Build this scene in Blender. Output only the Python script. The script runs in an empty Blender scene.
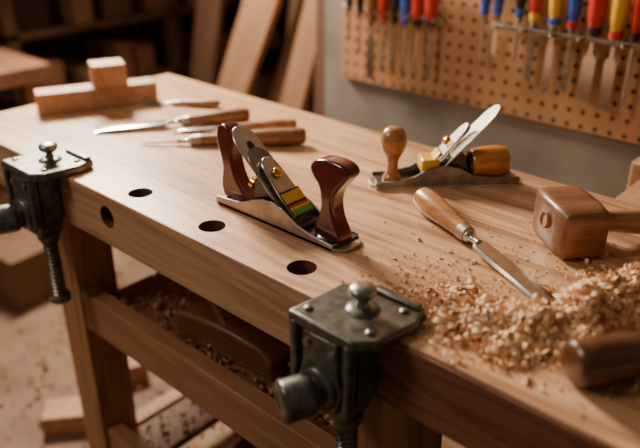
import bpy, math, random
from mathutils import Vector, Matrix, noise
random.seed(7)
S = bpy.context.scene
COL = S.collection

# ---------------------------------------------------------------- materials
def nt(name):
    m = bpy.data.materials.new(name); m.use_nodes = True
    n = m.node_tree.nodes; l = m.node_tree.links
    return m, n, l, n['Principled BSDF']

def wood(name, a, b, axis=0, sc=1.0, rough=.45, boards=0.0, contrast=1.0, bump=.15, coat=0.0, rings=34.0, fine=210.0, off=(0,0,0)):
    m, n, l, bs = nt(name)
    tc = n.new('ShaderNodeTexCoord'); mp = n.new('ShaderNodeMapping')
    s = [11*sc]*3; s[axis] = 1.3*sc
    mp.inputs['Scale'].default_value = s; mp.inputs['Location'].default_value = off
    l.new(tc.outputs['Object'], mp.inputs['Vector'])
    vec = mp.outputs['Vector']
    if boards:
        sp = n.new('ShaderNodeSeparateXYZ'); l.new(tc.outputs['Object'], sp.inputs[0])
        dv = n.new('ShaderNodeMath'); dv.operation='DIVIDE'; dv.inputs[1].default_value = boards
        l.new(sp.outputs['Y'], dv.inputs[0])
        fl = n.new('ShaderNodeMath'); fl.operation='FLOOR'; l.new(dv.outputs[0], fl.inputs[0])
        wn = n.new('ShaderNodeTexWhiteNoise'); wn.noise_dimensions='1D'; l.new(fl.outputs[0], wn.inputs['W'])
        ad = n.new('ShaderNodeVectorMath'); ad.operation='MULTIPLY_ADD'
        l.new(wn.outputs['Color'], ad.inputs[0]); ad.inputs[1].default_value=(9,9,9)
        l.new(vec, ad.inputs[2]); vec = ad.outputs[0]
    n1 = n.new('ShaderNodeTexNoise'); n1.inputs['Scale'].default_value=1.0; n1.inputs['Detail'].default_value=2.5
    n1.inputs['Distortion'].default_value=.7
    l.new(vec, n1.inputs['Vector'])
    wv = n.new('ShaderNodeMath'); wv.operation='MULTIPLY'; wv.inputs[1].default_value=rings
    l.new(n1.outputs['Fac'], wv.inputs[0])
    sn = n.new('ShaderNodeMath'); sn.operation='SINE'; l.new(wv.outputs[0], sn.inputs[0])
    mp2 = n.new('ShaderNodeMapping'); s2=[fine*sc]*3; s2[axis]=7*sc; mp2.inputs['Scale'].default_value=s2
    l.new(tc.outputs['Object'], mp2.inputs['Vector'])
    n2 = n.new('ShaderNodeTexNoise'); n2.inputs['Scale'].default_value=1; n2.inputs['Detail'].default_value=3
    l.new(mp2.outputs[0], n2.inputs['Vector'])
    f1 = n.new('ShaderNodeMath'); f1.operation='MULTIPLY_ADD'; f1.inputs[1].default_value=.20*contrast if rings else 0; f1.inputs[2].default_value=.5
    l.new(sn.outputs[0], f1.inputs[0])
    f2 = n.new('ShaderNodeMath'); f2.operation='MULTIPLY_ADD'; f2.inputs[1].default_value=1.3*contrast
    l.new(n1.outputs['Fac'], f2.inputs[0]); l.new(f1.outputs[0], f2.inputs[2])
    f3 = n.new('ShaderNodeMath'); f3.operation='MULTIPLY_ADD'; f3.inputs[1].default_value=1.1*contrast
    l.new(n2.outputs['Fac'], f3.inputs[0]); l.new(f2.outputs[0], f3.inputs[2])
    f4 = n.new('ShaderNodeMath'); f4.operation='SUBTRACT'; f4.inputs[1].default_value=1.2*contrast+.10; f4.use_clamp=True
    l.new(f3.outputs[0], f4.inputs[0])
    mx = n.new('ShaderNodeMix'); mx.data_type='RGBA'
    mx.inputs[6].default_value=(*a,1); mx.inputs[7].default_value=(*b,1)
    l.new(f4.outputs[0], mx.inputs[0])
    out = mx.outputs[2]
    if boards:
        mr = n.new('ShaderNodeMapRange'); mr.inputs[3].default_value=.78; mr.inputs[4].default_value=1.10
        l.new(wn.outputs['Value'], mr.inputs[0])
        fr = n.new('ShaderNodeMath'); fr.operation='FRACT'; l.new(dv.outputs[0], fr.inputs[0])
        lt = n.new('ShaderNodeMath'); lt.operation='LESS_THAN'; lt.inputs[1].default_value=.02; l.new(fr.outputs[0], lt.inputs[0])
        ml = n.new('ShaderNodeMath'); ml.operation='MULTIPLY_ADD'; ml.inputs[1].default_value=-.3
        l.new(lt.outputs[0], ml.inputs[0]); l.new(mr.outputs[0], ml.inputs[2])
        vm = n.new('ShaderNodeVectorMath'); vm.operation='SCALE'
        l.new(out, vm.inputs[0]); l.new(ml.outputs[0], vm.inputs['Scale']); out = vm.outputs[0]
    l.new(out, bs.inputs['Base Color'])
    bs.inputs['Roughness'].default_value=rough
    bs.inputs['Coat Weight'].default_value=coat; bs.inputs['Coat Roughness'].default_value=.15
    bp = n.new('ShaderNodeBump'); bp.inputs['Strength'].default_value=bump; bp.inputs['Distance'].default_value=.002
    l.new(n2.outputs['Fac'], bp.inputs['Height']); l.new(bp.outputs[0], bs.inputs['Normal'])
    return m

def plain(name, c, rough=.5, metal=0.0, var=.15, scale=40, bump=.1, coat=0.0, c2=None):
    m, n, l, bs = nt(name)
    tc = n.new('ShaderNodeTexCoord'); no = n.new('ShaderNodeTexNoise')
    no.inputs['Scale'].default_value=scale; no.inputs['Detail'].default_value=5
    l.new(tc.outputs['Object'], no.inputs['Vector'])
    mx = n.new('ShaderNodeMix'); mx.data_type='RGBA'
    if c2 is None: c2 = tuple(min(1,x*(1+var)) for x in c); c1 = tuple(x*(1-var) for x in c)
    else: c1 = c
    mr = n.new('ShaderNodeMapRange'); mr.inputs[1].default_value=.35; mr.inputs[2].default_value=.65
    l.new(no.outputs['Fac'], mr.inputs[0])
    mx.inputs[6].default_value=(*c1,1); mx.inputs[7].default_value=(*c2,1)
    l.new(mr.outputs[0], mx.inputs[0]); l.new(mx.outputs[2], bs.inputs['Base Color'])
    bs.inputs['Roughness'].default_value=rough; bs.inputs['Metallic'].default_value=metal
    bs.inputs['Coat Weight'].default_value=coat; bs.inputs['Coat Roughness'].default_value=.1
    if bump:
        bp = n.new('ShaderNodeBump'); bp.inputs['Strength'].default_value=bump; bp.inputs['Distance'].default_value=.002
        l.new(no.outputs['Fac'], bp.inputs['Height']); l.new(bp.outputs[0], bs.inputs['Normal'])
    return m

def pegmat():
    m, n, l, bs = nt('pegboard_hardboard')
    tc = n.new('ShaderNodeTexCoord'); sp = n.new('ShaderNodeSeparateXYZ'); l.new(tc.outputs['Object'], sp.inputs[0])
    def cell(o):
        d = n.new('ShaderNodeMath'); d.operation='DIVIDE'; d.inputs[1].default_value=.034; l.new(o, d.inputs[0])
        f = n.new('ShaderNodeMath'); f.operation='FRACT'; l.new(d.outputs[0], f.inputs[0])
        s = n.new('ShaderNodeMath'); s.operation='SUBTRACT'; s.inputs[1].default_value=.5; l.new(f.outputs[0], s.inputs[0])
        p = n.new('ShaderNodeMath'); p.operation='POWER'; p.inputs[1].default_value=2; l.new(s.outputs[0], p.inputs[0])
        return p.outputs[0]
    a = n.new('ShaderNodeMath'); a.operation='ADD'; l.new(cell(sp.outputs['X']), a.inputs[0]); l.new(cell(sp.outputs['Z']), a.inputs[1])
    q = n.new('ShaderNodeMath'); q.operation='LESS_THAN'; q.inputs[1].default_value=.030; l.new(a.outputs[0], q.inputs[0])
    no = n.new('ShaderNodeTexNoise'); no.inputs['Scale'].default_value=6; no.inputs['Detail'].default_value=6
    l.new(tc.outputs['Object'], no.inputs['Vector'])
    m1 = n.new('ShaderNodeMix'); m1.data_type='RGBA'; m1.inputs[6].default_value=(.46,.22,.095,1); m1.inputs[7].default_value=(.62,.32,.145,1)
    l.new(no.outputs['Fac'], m1.inputs[0])
    m2 = n.new('ShaderNodeMix'); m2.data_type='RGBA'; m2.inputs[7].default_value=(.05,.02,.01,1)
    l.new(m1.outputs[2], m2.inputs[6]); l.new(q.outputs[0], m2.inputs[0]); l.new(m2.outputs[2], bs.inputs['Base Color'])
    bs.inputs['Roughness'].default_value=.6
    return m

M = {}
M['bench'] = wood('bench_beech', (.74,.43,.24), (.30,.135,.062), 0, 1.0, .36, boards=.097, contrast=1.15, bump=.22, fine=110)
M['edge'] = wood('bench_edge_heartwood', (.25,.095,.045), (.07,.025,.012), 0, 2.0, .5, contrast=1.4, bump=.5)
M['holeshade'] = plain('hole_shade_wood', (.13,.055,.026), .8, 0, .3, 60, .1)  # bench wood darkened: shade inside the holes painted into the colour
M['leg'] = wood('leg_pine', (.50,.24,.105), (.22,.095,.038), 2, 1.0, .55, contrast=1.1)
M['rail'] = wood('rail_pine', (.42,.20,.09), (.20,.088,.036), 0, 1.0, .6, contrast=1.1)
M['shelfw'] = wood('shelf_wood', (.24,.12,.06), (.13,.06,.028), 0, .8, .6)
M['block'] = wood('beech_block', (.56,.29,.155), (.34,.155,.075), 1, 1.0, .5)
M['handle'] = wood('handle_ash', (.50,.225,.075), (.22,.085,.028), 0, 2.5, .28, coat=.5)
M['handle_dk'] = wood('handle_dark_ash', (.34,.14,.052), (.15,.055,.021), 0, 2.5, .35, coat=.4)
M['walnut'] = wood('mallet_wood', (.27,.11,.048), (.09,.033,.015), 0, 1.6, .42, coat=.2, rings=0, off=(3.1,.7,2.2), contrast=1.3)
M['walnut_l'] = wood('mallet_handle_wood', (.42,.19,.09), (.20,.078,.034), 0, 2.0, .4, coat=.2)
M['walnut_end'] = wood('handle_walnut', (.17,.062,.028), (.06,.020,.010), 0, 2.0, .28, coat=.5)
M['burgundy'] = plain('burgundy_lacquer', (.11,.009,.008), .2, 0, .2, 20, 0, coat=.7)
M['steel'] = plain('polished_steel', (.64,.62,.59), .24, 1, .08, 60, .02)
M['steelside'] = plain('brushed_steel', (.42,.37,.32), .42, 1, .14, 80, .08)
M['darkiron'] = plain('black_japanned_iron', (.025,.022,.02), .3, .3, .2, 60, .1, coat=.4)
M['greyiron'] = plain('grey_cast_iron', (.26,.24,.21), .35, .8, .2, 60, .1)
M['clampm'] = plain('clamp_painted_iron', (.085,.083,.072), .34, .6, .35, 70, .4, c2=(.18,.17,.14))
M['clampd'] = plain('clamp_screw_steel', (.22,.20,.165), .34, .9, .3, 60, .15)
M['knobm'] = plain('worn_steel', (.34,.32,.28), .33, 1, .25, 60, .2)
M['brass'] = plain('brass', (.85,.50,.12), .25, 1, .1, 40, .05)
M['yellow'] = plain('yellow_paint', (.80,.46,.03), .35, 0, .05, 40, 0, coat=.5)
M['red'] = plain('red_paint', (.55,.015,.010), .35, 0, .1, 40, 0, coat=.5)
M['reddull'] = plain('dull_red_paint', (.22,.03,.02), .6, 0, .2, 10, 0)
M['green'] = plain('green_paint', (.08,.38,.06), .35, 0, .05, 40, 0, coat=.5)
M['orange'] = plain('orange_plastic', (.75,.14,.015), .35, 0, .08, 40, 0, coat=.5)
M['blue'] = plain('blue_plastic', (.015,.09,.48), .3, 0, .1, 40, 0, coat=.5)
M['black'] = plain('black_plastic', (.015,.013,.012), .4, 0, .2, 40, 0)
M['amber'] = wood('amber_handle', (.60,.24,.03), (.26,.08,.01), 0, 3, .2, coat=1.0)
M['shav'] = plain('shavings', (.90,.63,.38), .6, 0, .12, 25, 0, c2=(.84,.51,.27))
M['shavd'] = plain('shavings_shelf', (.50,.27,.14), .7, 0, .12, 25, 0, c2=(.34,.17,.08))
M['peg'] = pegmat()
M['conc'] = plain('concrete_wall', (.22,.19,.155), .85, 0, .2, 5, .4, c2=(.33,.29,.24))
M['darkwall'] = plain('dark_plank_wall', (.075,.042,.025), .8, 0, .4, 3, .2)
M['floor'] = plain('dusty_floor', (.13,.072,.042), .8, 0, .3, 3.5, .4, c2=(.25,.15,.09))
M['plank'] = wood('leaning_plank', (.42,.22,.12), (.25,.12,.06), 2, .8, .6)
M['plankd'] = wood('leaning_plank_dark', (.17,.085,.045), (.10,.048,.024), 2, .8, .6)
M['bgwood'] = wood('table_wood', (.33,.16,.09), (.2,.09,.05), 0, .8, .5)
M['dark'] = plain('dark_brown_wood', (.05,.028,.018), .8, 0, .3, 6, 0)  # very dark brown wood for stacked and stored boards

# ---------------------------------------------------------------- geometry
def empty(name, loc=(0,0,0), rz=0.0):
    e = bpy.data.objects.new(name, None); COL.objects.link(e)
    e.location = loc; e.rotation_euler=(0,0,rz); e.empty_display_size=.05
    return e

def mk(name, vs, fs, mat, parent=None, smooth=False, bevel=0, seg=3, angle=35):
    me = bpy.data.meshes.new(name); me.from_pydata([tuple(v) for v in vs], [], fs); me.update()
    o = bpy.data.objects.new(name, me); COL.objects.link(o)
    me.materials.append(mat)
    if parent: o.parent = parent
    if bevel:
        b = o.modifiers.new('bev','BEVEL'); b.width=bevel; b.segments=seg; b.limit_method='ANGLE'
        b.angle_limit=math.radians(angle); b.use_clamp_overlap=True
        smooth=True
    if smooth:
        for p in me.polygons: p.use_smooth=True
        try:
            me.set_sharp_from_angle(angle=math.radians(50))
        except Exception: pass
    return o

def box(name, X, Y, Z, mat, parent=None, bevel=.002, seg=2, mtx=None):
    vs=[Vector((x,y,z)) for x in X for y in Y for z in Z]
    fs=[(0,1,3,2),(4,6,7,5),(0,4,5,1),(2,3,7,6),(0,2,6,4),(1,5,7,3)]
    if mtx: vs=[mtx@v for v in vs]
    return mk(name, vs, fs, mat, parent, bevel=bevel, seg=seg)

def frame(p0, d, up=Vector((0,0,1))):
    d = Vector(d).normalized()
    if abs(d.dot(up))>.98: up = Vector((0,1,0))
    y = up.cross(d).normalized(); z = d.cross(y).normalized()
    m = Matrix((d,y,z)).transposed().to_4x4(); m.translation = Vector(p0)
    return m

def lathe(name, p0, d, prof, mat, parent=None, n=28, sy=1.0, sz=1.0):
    m = frame(p0, d); vs=[]; fs=[]
    for h,r in prof:
        for i in range(n):
            a=2*math.pi*i/n; vs.append(m@Vector((h, r*math.cos(a)*sy, r*math.sin(a)*sz)))
    k=len(prof)
    for j in range(k-1):
        for i in range(n):
            a=j*n+i; b=j*n+(i+1)%n; fs.append((a,b,b+n,a+n))
    fs.append(tuple(reversed(range(n)))); fs.append(tuple(range((k-1)*n,k*n)))
    return mk(name, vs, fs, mat, parent, smooth=True)

def smoothprof(pts, sub=4):
    out=[]; n=len(pts)
    for i in range(n-1):
        p0=pts[max(0,i-1)];p1=pts[i];p2=pts[i+1];p3=pts[min(n-1,i+2)]
        for k in range(sub):
            t=k/sub
            out.append(tuple(.5*((2*p1[j])+(-p0[j]+p2[j])*t+(2*p0[j]-5*p1[j]+4*p2[j]-p3[j])*t*t+(-p0[j]+3*p1[j]-3*p2[j]+p3[j])*t**3) for j in (0,1)))
    out.append(pts[-1]); return out

def smoothloop(pts, sub=4):
    out=[]; n=len(pts)
    for i in range(n):
        p0=pts[i-1];p1=pts[i];p2=pts[(i+1)%n];p3=pts[(i+2)%n]
        for k in range(sub):
            t=k/sub
            out.append(tuple(.5*((2*p1[j])+(-p0[j]+p2[j])*t+(2*p0[j]-5*p1[j]+4*p2[j]-p3[j])*t*t+(-p0[j]+3*p1[j]-3*p2[j]+p3[j])*t**3) for j in (0,1)))
    return out

def extr(name, pts, y0, y1, mat, parent=None, bevel=.002, seg=3, mtx=None, plane='xz', angle=35):
    n=len(pts)
    if plane=='xz': vs=[Vector((a,y0,b)) for a,b in pts]+[Vector((a,y1,b)) for a,b in pts]
    else: vs=[Vector((a,b,y0)) for a,b in pts]+[Vector((a,b,y1)) for a,b in pts]
    if mtx: vs=[mtx@v for v in vs]
    fs=[tuple(range(n)), tuple(reversed(range(n,2*n)))]
    for i in range(n): fs.append((i,i+n,(i+1)%n+n,(i+1)%n))
    o = mk(name, vs, fs, mat, parent, bevel=bevel, seg=seg, angle=angle)
    import bmesh
    bm=bmesh.new(); bm.from_mesh(o.data); bmesh.ops.recalc_face_normals(bm, faces=bm.faces); bm.to_mesh(o.data); bm.free()
    return o

def grip(name, pts, w, mat, parent, yc=0.0, r=.009):
    return extr(name, smoothloop(pts,4), yc-w/2, yc+w/2, mat, parent, bevel=r, seg=5, angle=60)

def thread(name, p0, p1, r, mat, parent, pitch=.006):
    L=(Vector(p1)-Vector(p0)).length; prof=[]; h=0
    while h<L:
        prof.append((h,r*.74)); prof.append((h+pitch*.35,r)); prof.append((h+pitch*.6,r)); h+=pitch
    return lathe(name, p0, Vector(p1)-Vector(p0), prof, mat, parent, n=20)

# ---------------------------------------------------------------- room
BT=.90
def shell():
    box('floor', (-3.6,1.6), (-1.6,3.4), (-.05,0), M['floor'], bevel=0)
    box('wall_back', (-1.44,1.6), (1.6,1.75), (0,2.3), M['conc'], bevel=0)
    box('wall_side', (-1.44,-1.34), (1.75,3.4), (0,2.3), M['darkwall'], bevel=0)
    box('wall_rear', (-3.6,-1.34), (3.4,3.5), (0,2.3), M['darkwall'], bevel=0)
    box('wall_left', (-3.7,-3.6), (.0,3.5), (0,2.3), M['darkwall'], bevel=0)
shell()

# ---------------------------------------------------------------- workbench
def workbench():
    e = empty('workbench')
    top = box('bench_top', (-1.627,.35), (.583,1.163), (.800,BT), M['bench'], e, bevel=.003)
    cut=[]
    hx=(-.997,-.8055,-.6107)
    for x in hx:
        c=lathe('c',(x,.631,.78),(0,0,1),[(0,.0215),(.2,.0215)],M['bench'],None,40); cut.append(c)
    c=lathe('c',(-1.035,.55,.858),(0,1,0),[(0,.021),(.062,.021)],M['bench'],None,40); cut.append(c)
    for c in cut:
        b=top.modifiers.new('hole','BOOLEAN'); b.operation='DIFFERENCE'; b.object=c; b.solver='EXACT'
    bpy.context.view_layer.update()
    dg=bpy.context.evaluated_depsgraph_get()
    me=bpy.data.meshes.new_from_object(top.evaluated_get(dg))
    top.modifiers.clear(); top.data=me
    me.materials.append(M['holeshade']); hi=len(me.materials)-1  # hole walls get the wood with shade painted in
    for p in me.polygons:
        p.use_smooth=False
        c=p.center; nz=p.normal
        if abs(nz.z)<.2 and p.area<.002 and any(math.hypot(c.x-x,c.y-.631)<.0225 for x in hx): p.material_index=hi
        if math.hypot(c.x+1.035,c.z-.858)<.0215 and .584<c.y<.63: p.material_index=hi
    for c in cut: bpy.data.objects.remove(c)
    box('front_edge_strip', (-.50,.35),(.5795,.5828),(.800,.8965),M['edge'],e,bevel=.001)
    for i,(x,y) in enumerate([(-1.31,.60),(-.485,.60),(-1.31,1.05),(-.485,1.05)]):
        box('leg_%d'%(i+1),(x,x+.09),(y,y+.09),(0,.80),M['leg'],e,bevel=.003)
    box('shelf_rail_front',(-1.22,-.485),(.605,.64),(.53,.62),M['rail'],e)
    box('shelf_rail_back',(-1.22,-.485),(1.07,1.10),(.53,.62),M['rail'],e)
    for i in range(3):
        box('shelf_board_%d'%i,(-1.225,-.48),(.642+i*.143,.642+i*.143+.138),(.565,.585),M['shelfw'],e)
    box('lower_rail_front',(-1.22,-.485),(.61,.645),(.17,.25),M['rail'],e)
    box('lower_rail_back',(-1.22,-.485),(1.07,1.10),(.17,.25),M['rail'],e)
    for i in range(4):
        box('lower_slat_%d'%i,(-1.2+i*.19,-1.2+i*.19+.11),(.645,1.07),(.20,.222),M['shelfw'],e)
    box('end_rail_left',(-1.285,-1.245),(.69,1.05),(.10,.19),M['rail'],e)
    box('end_rail_right',(-.46,-.42),(.69,1.05),(.10,.19),M['rail'],e)
workbench()

# ---------------------------------------------------------------- clamps
def clamp(name, x):
    e=empty(name,(x,.583,BT))
    extr('body',[(-.045,.012),(-.045,-.085),(-.032,-.122),(.040,-.122),(.052,-.085),(.052,.012)],-.052,-.004,M['clampm'],e,bevel=.005)
    extr('front_boss_plate',[(-.026,-.002),(-.026,-.045),(-.034,-.070),(-.026,-.108),(.030,-.108),(.038,-.070),(.030,-.045),(.030,-.002)],-.058,-.050,M['clampm'],e,bevel=.003)
    box('rib_left',(-.045,-.035),(-.062,-.04),(-.095,.006),M['clampm'],e,bevel=.003)
    box('rib_right',(.042,.052),(-.062,-.04),(-.095,.006),M['clampm'],e,bevel=.003)
    extr('jaw_plate',[(-.050,-.060),(.054,-.060),(.076,-.038),(.086,.025),(.074,.060),(-.01,.060),(-.042,.035)],.0005,.016,M['clampm'],e,bevel=.004,plane='xy')
    box('jaw_lip',(.0,.072),(.044,.058),(.0155,.022),M['clampm'],e,bevel=.003)
    lathe('boss',(.018,.004,.015),(0,0,1),smoothprof([(0,.022),(.003,.021),(.006,.014)],3),M['clampm'],e)
    lathe('finial',(.018,.004,.017),(0,0,1),smoothprof([(0,.010),(.008,.0075),(.014,.007),(.018,.014),(.025,.0175),(.030,.0155),(.033,.008),(.0335,.001)],4),M['knobm'],e)
    for (sx,sy) in ((-.032,-.040),(.058,-.030),(.060,.034)):
        lathe('plate_screw',(sx,sy,.0155),(0,0,1),[(0,.006),(.0025,.006),(.004,.004)],M['clampd'],e,n=16)
    lathe('screw_boss',(.0,-.054,-.078),(0,-1,0),[(0,.031),(.008,.031),(.011,.028),(.011,.018),(.03,.018)],M['clampm'],e)
    lathe('knob',(.0,-.066,-.082),(-.5,-1,-.05),smoothprof([(0,.020),(.004,.026),(.012,.0275),(.036,.0275),(.042,.026),(.045,.020),(.0455,.012),(.0435,.009),(.0435,.001)],3),M['clampm'],e,n=36)
    lathe('rod_collar',(.024,-.028,-.119),(0,0,-1),[(0,.021),(.012,.021),(.014,.017),(.020,.017)],M['clampm'],e)
    thread('threaded_rod',(.024,-.028,-.132),(.024,-.028,-.26),.0145,M['clampd'],e,pitch=.0085)
    lathe('rod_foot',(.024,-.028,-.255),(0,0,-1),[(0,.014),(.004,.021),(.016,.021),(.019,.015)],M['clampd'],e)
    for sx in (-.018,.024):
        lathe('rivet',(sx,-.057,-.018),(0,-1,0),[(0,.006),(.003,.006),(.005,.003)],M['knobm'],e,n=16)
    return e
clamp('bench_clamp',-.483)
clamp('bench_clamp',-1.235)

# ---------------------------------------------------------------- hand planes
def slab(name, a, b, w, th, mat, parent, yc=0., taper=1.0, bevel=.001, rnd=False):
    A=Vector((a[0],yc,a[1])); B=Vector((b[0],yc,b[1])); d=(B-A); L=d.length
    m=frame(A,d)
    if rnd:
        pts=[(0,-w/2),(L*.82,-w/2*taper)]+[(L*.82+L*.18*math.sin(t), -w/2*taper*math.cos(t)) for t in [i*math.pi/8 for i in range(1,8)]]+[(L*.82,w/2*taper),(0,w/2)]
    else:
        pts=[(0,-w/2),(L,-w/2*taper),(L,w/2*taper),(0,w/2)]
    return extr(name,pts,-th/2,th/2,mat,parent,bevel=bevel,seg=2,mtx=m,plane='xy')

def plane_a():
    e=empty('hand_plane',(-.870,.722,BT),0)
    W=.030
    extr('sole',[(0.008,-W),(0,-W+.01),(0,W-.01),(.008,W),(.262,W),(.278,W-.012),(.281,0),(.278,-W+.012),(.262,-W)],0,.006,M['steelside'],e,bevel=.001,plane='xy')
    cheek=[(.003,.0),(.003,.014),(.03,.016),(.065,.020),(.09,.032),(.115,.041),(.14,.042),(.165,.034),(.19,.020),(.22,.013),(.262,.010),(.262,.0)]
    for s in (-1,1):
        y0=s*W; y1=s*(W-.0035)
        extr('cheek_%s'%('near' if s<0 else 'far'),cheek,min(y0,y1),max(y0,y1),M['steelside'],e,bevel=.0008)
    box('bed_black',(.01,.266),(-W+.004,W-.004),(.005,.009),M['darkiron'],e,bevel=.001)
    extr('frog',[(.085,.007),(.175,.007),(.165,.022),(.105,.068),(.09,.066)],-.02,.02,M['darkiron'],e,bevel=.002)
    slab('plane_iron',(.178,.006),(.030,.134),.048,.003,M['steel'],e,taper=1,rnd=True)
    slab('cap_iron',(.172,.014),(.066,.106),.046,.003,M['greyiron'],e,taper=1,rnd=True)
    slab('lever_cap',(.176,.023),(.092,.096),.045,.006,M['steel'],e,taper=.72,rnd=True,bevel=.002)
    d=Vector((-.148,0,.128)).normalized(); nrm=Vector((.128,0,.148)).normalized()
    c=Vector((.118,0,.076))+nrm*.002
    lathe('cap_screw',c,nrm,[(0,.008),(.004,.008),(.006,.006)],M['brass'],e,n=20)
    c=Vector((.178,0,.006))+d*.155+nrm*.0012
    lathe('iron_slot_hole',c,nrm,[(0,.0085),(.0012,.0085)],M['black'],e,n=20,sy=.7)
    base=Vector((.176,0,.023)); dd=Vector((-.084,0,.073)).normalized()
    m=frame(base,dd)
    box('label_plate',(.0,.046),(-.0215,.0215),(.0028,.0050),M['darkiron'],e,bevel=.0008,mtx=m)
    k=0
    for mt,l0,l1 in (('green',.002,.012),('yellow',.012,.016),('red',.016,.020),('yellow',.024,.042)):
        box('label_band_%d'%k,(l0,l1),(-.0200,.0200),(.0045,.0062),M[mt],e,bevel=.0006,mtx=m); k+=1
    box('lever_toe',(.160,.194),(-.022,.022),(.009,.017),M['darkiron'],e,bevel=.003)
    lathe('adjust_wheel',(.072,0,.045),(-1,0,.3),[(0,.011),(.008,.011)],M['brass'],e,n=24)
    lathe('wheel_stud',(.10,0,.040),(-1,0,.2),[(0,.003),(.04,.003)],M['brass'],e,n=12)
    grip('tote',[(.008,.007),(-.001,.030),(.004,.060),(-.001,.085),(-.007,.108),(-.003,.128),(.014,.135),(.028,.125),(.030,.105),(.027,.085),(.034,.055),(.050,.032),(.070,.020),(.072,.008),(.04,.006)],.028,M['burgundy'],e)
    grip('front_horn',[(.214,.006),(.236,.005),(.262,.006),(.263,.020),(.252,.040),(.247,.062),(.251,.083),(.266,.103),(.277,.118),(.268,.130),(.242,.133),(.216,.128),(.203,.116),(.207,.103),(.220,.087),(.224,.060),(.217,.036),(.210,.02)],.030,M['burgundy'],e)
    lathe('horn_base',(.238,0,.007),(0,0,1),[(0,.025),(.004,.025),(.006,.022)],M['darkiron'],e)
plane_a()

def plane_b():
    e=empty('hand_plane',(-.710,.910,BT),math.atan2(.193,.186))
    W=.055; c=W/2
    extr('sole',[(0.0,.015),(.012,0),(.262,0),(.268,.008),(.268,W-.008),(.262,W),(.012,W),(0,W-.015)],0,.006,M['steelside'],e,bevel=.001,plane='xy')
    cheek=[(.008,.0),(.008,.013),(.04,.014),(.075,.022),(.10,.036),(.13,.042),(.155,.036),(.18,.022),(.22,.018),(.262,.018),(.262,.0)]
    extr('cheek_near',cheek,-.0005,.004,M['greyiron'],e,bevel=.0008)
    extr('cheek_far',cheek,W-.004,W+.0005,M['greyiron'],e,bevel=.0008)
    box('edge_near',(.008,.264),(-.0018,0.001),(.0,.005),M['steel'],e,bevel=.0005)
    box('bed_black',(.01,.26),(.004,W-.004),(.006,.009),M['darkiron'],e,bevel=.001)
    lathe('front_knob',(.040,c,.008),(0,0,1),smoothprof([(0,.017),(.006,.0165),(.016,.011),(.034,.0105),(.046,.015),(.058,.0215),(.074,.0235),(.088,.0195),(.096,.011),(.098,.001)],4),M['handle'],e,n=32)
    extr('frog',[(.085,.008),(.18,.008),(.165,.055),(.15,.062)],c-.018,c+.018,M['darkiron'],e,bevel=.002)
    slab('plane_iron',(.098,.006),(.222,.140),.046,.003,M['steel'],e,yc=c,rnd=True)
    slab('lever_cap',(.094,.020),(.172,.108),.044,.007,M['steel'],e,yc=c,taper=.75,rnd=True,bevel=.002)
    box('yellow_cam',(.088,.120),(c-.022,c+.022),(.024,.050),M['yellow'],e,bevel=.004)
    m=frame((.094,c,.020),(.074,0,.084))
    box('brass_plate',(.015,.05),(-.016,.016),(.0035,.008),M['brass'],e,bevel=.002,mtx=m)
    lathe('cap_screw',(.135,c,.077),(-.75,0,.66),[(0,.008),(.006,.008),(.008,.006)],M['brass'],e,n=20)
    lathe('rear_grip',(.178,c,.036),(1,0,.05),smoothprof([(0,.020),(.004,.0245),(.02,.0275),(.045,.0285),(.060,.026),(.066,.022),(.067,.001)],4),M['amber'],e,n=36)
    lathe('grip_ferrule',(.172,c,.0355),(1,0,.05),[(0,.015),(.002,.021),(.012,.024),(.014,.023)],M['darkiron'],e,n=32)
    lathe('grip_cap',(.243,c,.0395),(1,0,.05),smoothprof([(0,.019),(.004,.016),(.007,.006),(.0075,.001)],3),M['brass'],e,n=28)
plane_b()

# ---------------------------------------------------------------- chisels
def chisel(name, end, tip, hl, hr, bw, hm, neck=.035, bt=.004):
    e=empty(name); end=Vector(end); tip=Vector(tip); d=tip-end; L=d.length; m=frame(end,d)
    dirv=d.normalized()
    lathe('handle',end,d,smoothprof([(0,.001),(.001,hr*.6),(.006,hr*.9),(.018,hr),(hl*.35,hr*1.02),(hl*.62,hr*.86),(hl*.85,hr*.72),(hl*.97,hr*.68),(hl,hr*.66)],4),hm,e,n=28)
    lathe('ferrule',end+dirv*(hl-.002),d,[(0,hr*.72),(.016,hr*.66),(.018,hr*.5)],M['steelside'],e)
    lathe('neck',end+dirv*(hl+.012),d,smoothprof([(0,hr*.5),(.008,hr*.55),(.014,hr*.3),(neck,hr*.32)],3),M['steel'],e,n=16)
    x0=hl+.012+neck-.006
    vs=[];fs=[]
    def ring(x,w,t,zb=0): 
        for (yy,zz) in ((-w/2,zb-t/2),(w/2,zb-t/2),(w/2*.8,zb+t/2),(-w/2*.8,zb+t/2)): vs.append(m@Vector((x,yy,zz)))
    ring(x0,hr*.6,bt*1.6); ring(x0+.014,bw,bt); ring(L-bt*4.5,bw,bt*.9); ring(L,bw,.0004,-bt*.4)
    for j in range(3):
        for i in range(4): a=j*4+i;b=j*4+(i+1)%4; fs.append((a,b,b+4,a+4))
    fs.append((3,2,1,0)); fs.append((12,13,14,15))
    mk('blade',vs,fs,M['steel'],e,bevel=.0004,seg=1)
    return e
chisel('wood_chisel',(-.606,.908,BT+.021),(-.314,.778,BT+.004),.125,.0195,.031,M['handle'],.03)
chisel('wood_chisel',(-1.147,1.027,BT+.017),(-1.339,.755,BT+.005),.135,.0155,.040,M['handle_dk'])
chisel('awl',(-.950,1.000,BT+.020),(-1.20,.772,BT+.005),.215,.0175,.005,M['handle_dk'])
chisel('wood_chisel',(-1.020,1.045,BT+.016),(-1.215,.868,BT+.004),.13,.014,.02,M['handle'])
chisel('marking_knife',(-1.275,1.050,BT+.011),(-1.462,.923,BT+.003),.10,.009,.014,M['handle_dk'])

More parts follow.
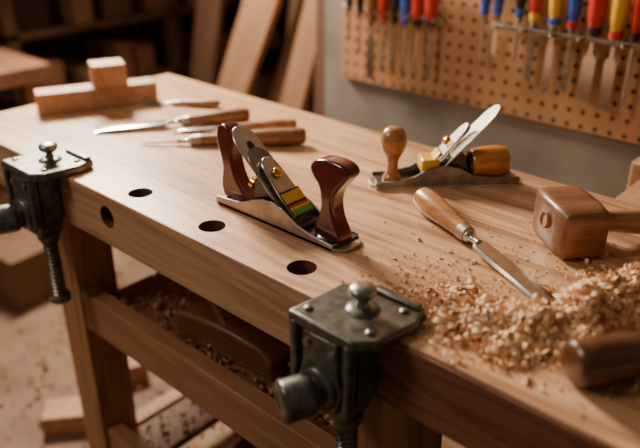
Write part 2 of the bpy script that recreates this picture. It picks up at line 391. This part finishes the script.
def mallet():
    ang=math.atan2(.086,.070)
    e=empty('wooden_mallet',(-.368,.947,BT),ang)
    vs=[];fs=[]
    sects=[(-.052,.030,.032),(-.048,.034,.0355),(-.02,.037,.037),(.02,.037,.037),(.048,.034,.0355),(.052,.030,.032)]
    n=48
    for (y,rx,rz) in sects:
        for i in range(n):
            a=2*math.pi*(i+.5)/n; cx=math.cos(a); cz=math.sin(a); p=12
            k=(abs(cx)**p+abs(cz)**p)**(-1/p)
            vs.append((cx*k*rx, y, .038+cz*k*rz))
    for j in range(len(sects)-1):
        for i in range(n): a=j*n+i;b=j*n+(i+1)%n; fs.append((b,a,a+n,b+n))
    fs.append(tuple(range(n))); fs.append(tuple(reversed(range((len(sects)-1)*n,len(sects)*n))))
    mk('head',vs,fs,M['walnut'],e,smooth=True)
    lathe('handle',(-.0395,0,.044),(1,0,-.095),smoothprof([(0,.009),(.003,.012),(.07,.0125),(.09,.0135),(.16,.018),(.24,.0185),(.262,.014),(.266,.001)],4),M['walnut_l'],e,n=24,sz=1.1)
mallet()
def big_handle():
    e=empty('carving_mallet')
    p=Vector((-.222,.640,BT+.0265)); d=Vector((.047,.069,0)).normalized()
    lathe('handle',p,d,smoothprof([(0,.001),(.0005,.018),(.003,.0235),(.008,.0255),(.03,.0265),(.07,.025),(.11,.0215),(.15,.0195)],4),M['walnut_end'],e,n=36)
    lathe('head',p+d*.148,d,smoothprof([(0,.018),(.004,.021),(.012,.0265),(.06,.0265),(.064,.021),(.065,.001)],3),M['walnut'],e,n=36)
big_handle()

def bench_hook():
    e=empty('bench_hook',(-1.550,.738,BT),math.atan2(.258,.112))
    box('long_bar',(0,.272),(-.03,.03),(0,.050),M['block'],e,bevel=.003)
    box('cross_block',(.128,.205),(-.034,.034),(.049,.102),M['block'],e,bevel=.003)
bench_hook()

# ---------------------------------------------------------------- shavings
def curls(name, pts, mat, smin=.003, smax=.008, base=None, pw=2.2):
    vs=[];fs=[]
    for (x,y,z) in pts:
        r=smin+(smax-smin)*random.random()**pw; w=random.uniform(.3,.9)*r; turn=random.uniform(1.2,7.5)
        m=Matrix.Translation((x,y,z))@Matrix.Rotation(random.uniform(0,6.28),4,'Z')@Matrix.Rotation(random.uniform(-1.2,1.2),4,'X')@Matrix.Rotation(random.uniform(0,6.28),4,'Y')
        k=9 if turn>3 else 5; o=len(vs); gr=random.uniform(.0,.35); sk=random.uniform(-1.2,1.2)*r
        for i in range(k+1):
            t=i/k; a=turn*t; rr=r*(1-gr*t)
            for s in (-1,1):
                vs.append(m@Vector((rr*math.cos(a)-r*.3, s*w*(1-.3*t)+sk*t, rr*math.sin(a))))
        for i in range(k): fs.append((o+2*i,o+2*i+1,o+2*i+3,o+2*i+2))
    if base:
        (x0,x1,y0,y1,hf,nx,ny)=base; o=len(vs)
        for i in range(nx+1):
            for j in range(ny+1):
                x=x0+(x1-x0)*i/nx; y=y0+(y1-y0)*j/ny
                vs.append((x,y,hf(x,y)))
        for i in range(nx):
            for j in range(ny):
                a=o+i*(ny+1)+j; q=[a,a+ny+1,a+ny+2,a+1]
                if max(vs[t][2] for t in q) > BT+.0005: fs.append(tuple(q))
    return mk(name,vs,fs,mat,None,smooth=True)

blobs=[(-.385,.650,.028,.009),(-.345,.680,.034,.018),(-.295,.715,.040,.030),(-.262,.765,.045,.042),(-.25,.82,.042,.038),(-.225,.875,.048,.040),(-.19,.93,.05,.036),(-.30,.655,.032,.011),(-.24,.72,.035,.018),(-.15,.87,.06,.034),(-.43,.655,.020,.005),(-.40,.70,.030,.008)]
def nearchisel(x,y):
    ax,ay,bx,by=-.50,.860,-.314,.778
    t=((x-ax)*(bx-ax)+(y-ay)*(by-ay))/((bx-ax)**2+(by-ay)**2); t=max(0,min(1,t))
    return math.hypot(x-ax-t*(bx-ax), y-ay-t*(by-ay))
def hpile(x,y):
    h=0
    for bx,by,br,bh in blobs:
        d=((x-bx)**2+(y-by)**2)/(br*br); h=max(h,bh*math.exp(-d*1.3))
    nz=noise.noise(Vector((x*45,y*45,0)))*.6+noise.noise(Vector((x*110,y*110,3)))*.5+noise.noise(Vector((x*260,y*260,5)))*.4
    h=h*(1+.7*nz)-.002
    dc=nearchisel(x,y)
    if dc<.035: h=min(h,(dc-.016)*.6)
    if y<.587 : h=-.01
    return BT+max(h,-.003)
pts=[]
while len(pts)<17000:
    bx,by,br,bh=random.choice(blobs)
    s=.5 if random.random()<.86 else 1.0
    x=random.gauss(bx,br*s); y=random.gauss(by,br*s)
    if y<.590 or nearchisel(x,y)<.02: continue
    z=hpile(x,y)
    pts.append((x,y,max(z,BT)+random.uniform(.0004,.0032)))
curls('wood_shavings',pts,M['shav'],.0009,.0070,base=(-.50,-.05,.587,1.10,hpile,260,290),pw=3.4)
pts=[]
for i in range(2400):
    x=random.gauss(-.36,.08); y=random.gauss(.73,.09)
    if .588<y<1.15 and nearchisel(x,y)>.02 : pts.append((x,y,BT+.0009))
for i in range(350):
    x=random.uniform(-.52,-.36); y=random.uniform(.60,.78); pts.append((x,y,BT+.0008))
for i in range(200):
    x=random.gauss(-.40,.05); y=random.gauss(1.02,.06)
    if y<1.15: pts.append((x,y,BT+.0008))
curls('wood_crumbs',pts,M['shav'],.0005,.0030,pw=3.4)
pts=[]
for i in range(1900):
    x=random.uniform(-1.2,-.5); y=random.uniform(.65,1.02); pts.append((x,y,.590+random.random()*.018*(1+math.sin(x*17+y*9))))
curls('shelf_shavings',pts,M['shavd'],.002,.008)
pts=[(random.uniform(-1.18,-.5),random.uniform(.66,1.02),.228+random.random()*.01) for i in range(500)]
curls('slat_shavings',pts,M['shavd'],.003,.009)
pts=[]
for i in range(1300):
    x=random.gauss(-1.9,.5); y=random.gauss(.9,.45)
    if x>-3.4 : pts.append((x,y,.006))
curls('floor_shavings',pts,M['shavd'],.003,.011)

def wooden_plane(name, loc, rz, s=1.0):
    e=empty(name,loc,rz)
    extr('body',[(0,.0),(0,.045),(.012,.060),(.06,.066),(.14,.066),(.21,.058),(.24,.040),(.245,.0)],-.032,.032,M['walnut'],e,bevel=.006)
    slab('iron',(.13,.03),(.08,.11),.04,.004,M['knobm'],e)
    extr('wedge',[(.11,.05),(.135,.05),(.10,.105),(.09,.10)],-.02,.02,M['handle_dk'],e)
wooden_plane('wooden_smoothing_plane',(-.99,.70,.588),.10)
def hollow_block():
    e=empty('wooden_tray',(-.93,.68,.223),.25)
    box('tray_bottom',(0,.22),(0,.13),(0,.012),M['rail'],e); box('tray_front',(0,.22),(0,.014),(.012,.06),M['rail'],e)
    box('tray_back',(0,.22),(.116,.13),(.012,.06),M['rail'],e); box('tray_left',(0,.014),(.014,.116),(.012,.06),M['rail'],e)
    box('tray_right',(.206,.22),(.014,.116),(.012,.06),M['rail'],e)
hollow_block()
box('offcut_board',(-1.15,-.80),(.90,1.0),(.587,.62),M['rail'],None)

# ---------------------------------------------------------------- pegboard and tools
box('pegboard',(-1.36,.6),(1.586,1.599),(.856,2.0),M['peg'],None,bevel=.001)
def rack():
    e=empty('tool_rack')
    box('bar',(-.86,-.35),(1.535,1.545),(1.070,1.080),M['clampd'],e,bevel=.001)
    for x in (-.84,-.77,-.70,-.635,-.54,-.46,-.38):
        lathe('peg',(x,1.586,1.075),(0,-1,0),[(0,.004),(.075,.004),(.077,.002)],M['knobm'],e,n=10)
    e=empty('tool_rack')
    box('bar',(-1.33,-1.0),(1.55,1.556),(1.062,1.068),M['knobm'],e,bevel=.001)
    for x in (-1.3,-1.2,-1.1,-1.02):
        lathe('peg',(x,1.586,1.064),(0,-1,0),[(0,.004),(.055,.004)],M['knobm'],e,n=10)
rack()
def hung(name,x,z,hm,hm2,bl,bw,hr=.013,bm='steel',hl=.11,wide=False,y=1.555):
    e=empty(name,(x,y,z))
    lathe('handle',(0,0,0),(0,0,1),smoothprof([(0,hr*.6),(.006,hr*.75),(.02,hr*.72),(.04,hr*.95),(hl*.6,hr*1.05),(hl*.9,hr),(hl,hr*.5)],3),M[hm],e,n=18)
    if hm2: lathe('collar',(0,0,.004),(0,0,1),[(0,hr*.82),(.016,hr*.86)],M[hm2],e,n=18)
    lathe('ferrule',(0,0,-.012),(0,0,1),[(0,hr*.5),(.013,hr*.6)],M['knobm'],e,n=14)
    if wide:
        extr('blade',[(-.004,-.01),(.004,-.01),(.005,-.035),(bw/2,-.05),(bw/2,-bl),(-bw/2,-bl+.008),(-bw/2,-.05),(-.005,-.035)],-.0015,.0015,M[bm],e,bevel=.0005)
    else:
        lathe('shaft',(0,0,-.01),(0,0,-1),[(0,bw/2),(bl*.8,bw/2),(bl*.9,bw*.7),(bl,bw*.4)],M[bm],e,n=12,sy=1)
S_='screwdriver'; C_='wood_chisel'
for a in [
 (S_,-.890,1.094,'blue',None,.11,.008,.015),(C_,-.856,1.098,'blue',None,.10,.014,.015,'steel',.11,True),
 (S_,-.800,1.098,'black','blue',.09,.007),
 (C_,-.762,1.092,'red','yellow',.14,.015,.015,'greyiron',.11,True),
 (C_,-.715,1.088,'yellow','blue',.150,.018,.016,'steel',.11,True),
 (C_,-.672,1.086,'blue','red',.14,.014,.014,'knobm',.11,True),
 (C_,-.622,1.080,'red','black',.145,.030,.019,'steel',.11,True),
 (C_,-.575,1.078,'yellow','red',.155,.026,.018,'steel',.11,True),(S_,-.535,1.08,'red','black',.14,.009,.014),(C_,-.495,1.08,'blue','red',.12,.02,.014,'steel',.11,True),
 (S_,-1.31,1.065,'black',None,.08,.008),(C_,-1.232,1.035,'handle_dk',None,.16,.026,.016,'knobm',.11,True),
 (S_,-1.272,1.055,'black',None,.10,.008),(S_,-1.19,1.045,'red',None,.13,.010,.015),(C_,-1.155,1.04,'black',None,.13,.016,.013,'knobm',.11,True),
 (S_,-1.120,1.045,'blue',None,.12,.009,.014),(S_,-1.082,1.04,'red','black',.12,.009,.015),(C_,-1.040,1.045,'red','black',.13,.015,.016,'knobm',.11,True)]:
    hung(*a)

def stack():
    e=empty('lumber_stack')
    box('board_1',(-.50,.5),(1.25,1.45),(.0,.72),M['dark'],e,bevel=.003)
    box('board_2',(-.47,.5),(1.24,1.33),(.722,.80),M['block'],e,bevel=.003)
    box('board_3',(-.40,.5),(1.34,1.45),(.722,.82),M['block'],e,bevel=.003)
    box('board_4',(-.42,.5),(1.26,1.40),(.822,.85),M['block'],e,bevel=.003)
    box('board_5',(-.46,.5),(1.46,1.54),(.0,.86),M['block'],e,bevel=.003)
stack()

def lean(name, bx, by, lean_deg, w, th, L, mat, yaw=0):
    m=Matrix.Translation((bx,by,0))@Matrix.Rotation(math.radians(yaw),4,'Z')@Matrix.Rotation(math.radians(lean_deg),4,'Y')
    o=box(name,(0,w),(0,th),(0,L),mat,None,bevel=.003); o.matrix_world=m; return o
lean('leaning_plank',-2.52,1.80,27,.15,.03,2.05,M['plank'])
lean('leaning_plank',-2.26,1.86,25,.10,.03,1.70,M['plankd'])
lean('leaning_plank',-2.06,1.80,19,.10,.035,1.55,M['plank'])
lean('leaning_plank',-1.86,1.90,13,.07,.035,1.4,M['plankd'])
lean('leaning_plank',-1.72,1.80,8,.09,.035,1.3,M['plank'])
lean('leaning_plank',-1.56,1.66,1.5,.06,.05,1.4,M['plankd'])
lean('leaning_plank',-2.95,2.15,14,.16,.03,1.7,M['plankd'])
lean('leaning_plank',-2.70,2.25,11,.10,.03,1.7,M['plank'])
lean('leaning_plank',-2.50,2.40,8,.14,.03,1.7,M['plankd'])

def far_table():
    e=empty('side_table')
    box('top',(-3.35,-2.56),(.1,1.30),(.69,.75),M['bgwood'],e)
    for x in (-3.3,-2.66):
        for y in (.15,1.2): box('leg',(x,x+.07),(y,y+.07),(0,.69),M['bgwood'],e)
    box('shelf',(-3.3,-2.6),(.15,1.25),(.25,.28),M['bgwood'],e)
far_table()
def lumber_shelf():
    e=empty('lumber_shelf')
    for x in (-3.58,-3.22):
        for y in (1.42,2.3,3.2): box('post',(x,x+.06),(y,y+.06),(0,1.3),M['plankd'],e)
    random.seed(3)
    for z in (.12,.42,.72,1.0):
        box('shelf_plate',(-3.58,-3.16),(1.42,3.26),(z,z+.03),M['plankd'],e)
        y=1.5
        while y<3.1:
            w=random.uniform(.05,.16); h=random.uniform(.05,.2)
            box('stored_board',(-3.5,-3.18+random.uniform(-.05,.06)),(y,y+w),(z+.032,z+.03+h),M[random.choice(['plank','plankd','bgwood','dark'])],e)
            y+=w+random.uniform(.02,.12)
lumber_shelf()
def toolbox():
    e=empty('red_toolbox',(-2.98,1.18,.75))
    box('case',(-.07,.07),(-.09,.09),(0,.09),M['reddull'],e,bevel=.01)
    box('lid',(-.075,.075),(-.095,.095),(.09,.115),M['reddull'],e,bevel=.01)
    box('handle',(-.012,.012),(-.05,.05),(.13,.145),M['black'],e,bevel=.004)
    box('post_1',(-.01,.01),(-.05,-.035),(.113,.133),M['black'],e); box('post_2',(-.01,.01),(.035,.05),(.113,.133),M['black'],e)
toolbox()
for (x,y,w,h,dx,rz,mt) in [(-2.2,.55,.30,.09,.12,.4,'plank'),(-1.75,.95,.35,.07,.10,-.3,'bgwood'),(-2.35,.95,.25,.2,.2,.1,'plankd'),(-1.55,.72,.22,.06,.09,.9,'plank')]:
    o=box('wood_offcut',(-w/2,w/2),(-dx/2,dx/2),(0,h),M[mt],None,bevel=.003); o.location=(x,y,0); o.rotation_euler=(0,0,rz)

# ---------------------------------------------------------------- light
def area(name, loc, tgt, size, power, col, sy=None):
    L=bpy.data.lights.new(name,'AREA'); L.energy=power; L.color=col; L.size=size
    if sy: L.shape='RECTANGLE'; L.size_y=sy
    o=bpy.data.objects.new(name,L); COL.objects.link(o); o.location=loc
    o.rotation_euler=(Vector(tgt)-Vector(loc)).to_track_quat('-Z','Y').to_euler(); return o
area('window_light',(-2.5,1.3,2.0),(-.7,.9,.9),.5,135,(1,.86,.68))
area('left_lamp',(-1.6,-.6,2.3),(-.3,1.4,1.0),.5,15,(1,.84,.66))
w=bpy.data.worlds.new('world'); S.world=w; w.use_nodes=True
w.node_tree.nodes['Background'].inputs[0].default_value=(1,.80,.62,1)
w.node_tree.nodes['Background'].inputs[1].default_value=.10

# ---------------------------------------------------------------- camera
cd=bpy.data.cameras.new('camera'); cam=bpy.data.objects.new('camera',cd); COL.objects.link(cam)
cd.sensor_width=36; cd.lens=718/640*36; cam.location=(0,0,1.4)
cam.rotation_euler=(math.radians(90-26.2),0,math.radians(42.4))
cd.dof.use_dof=True; cd.dof.focus_distance=1.08; cd.dof.aperture_fstop=2.0
cd.clip_start=.01
S.camera=cam
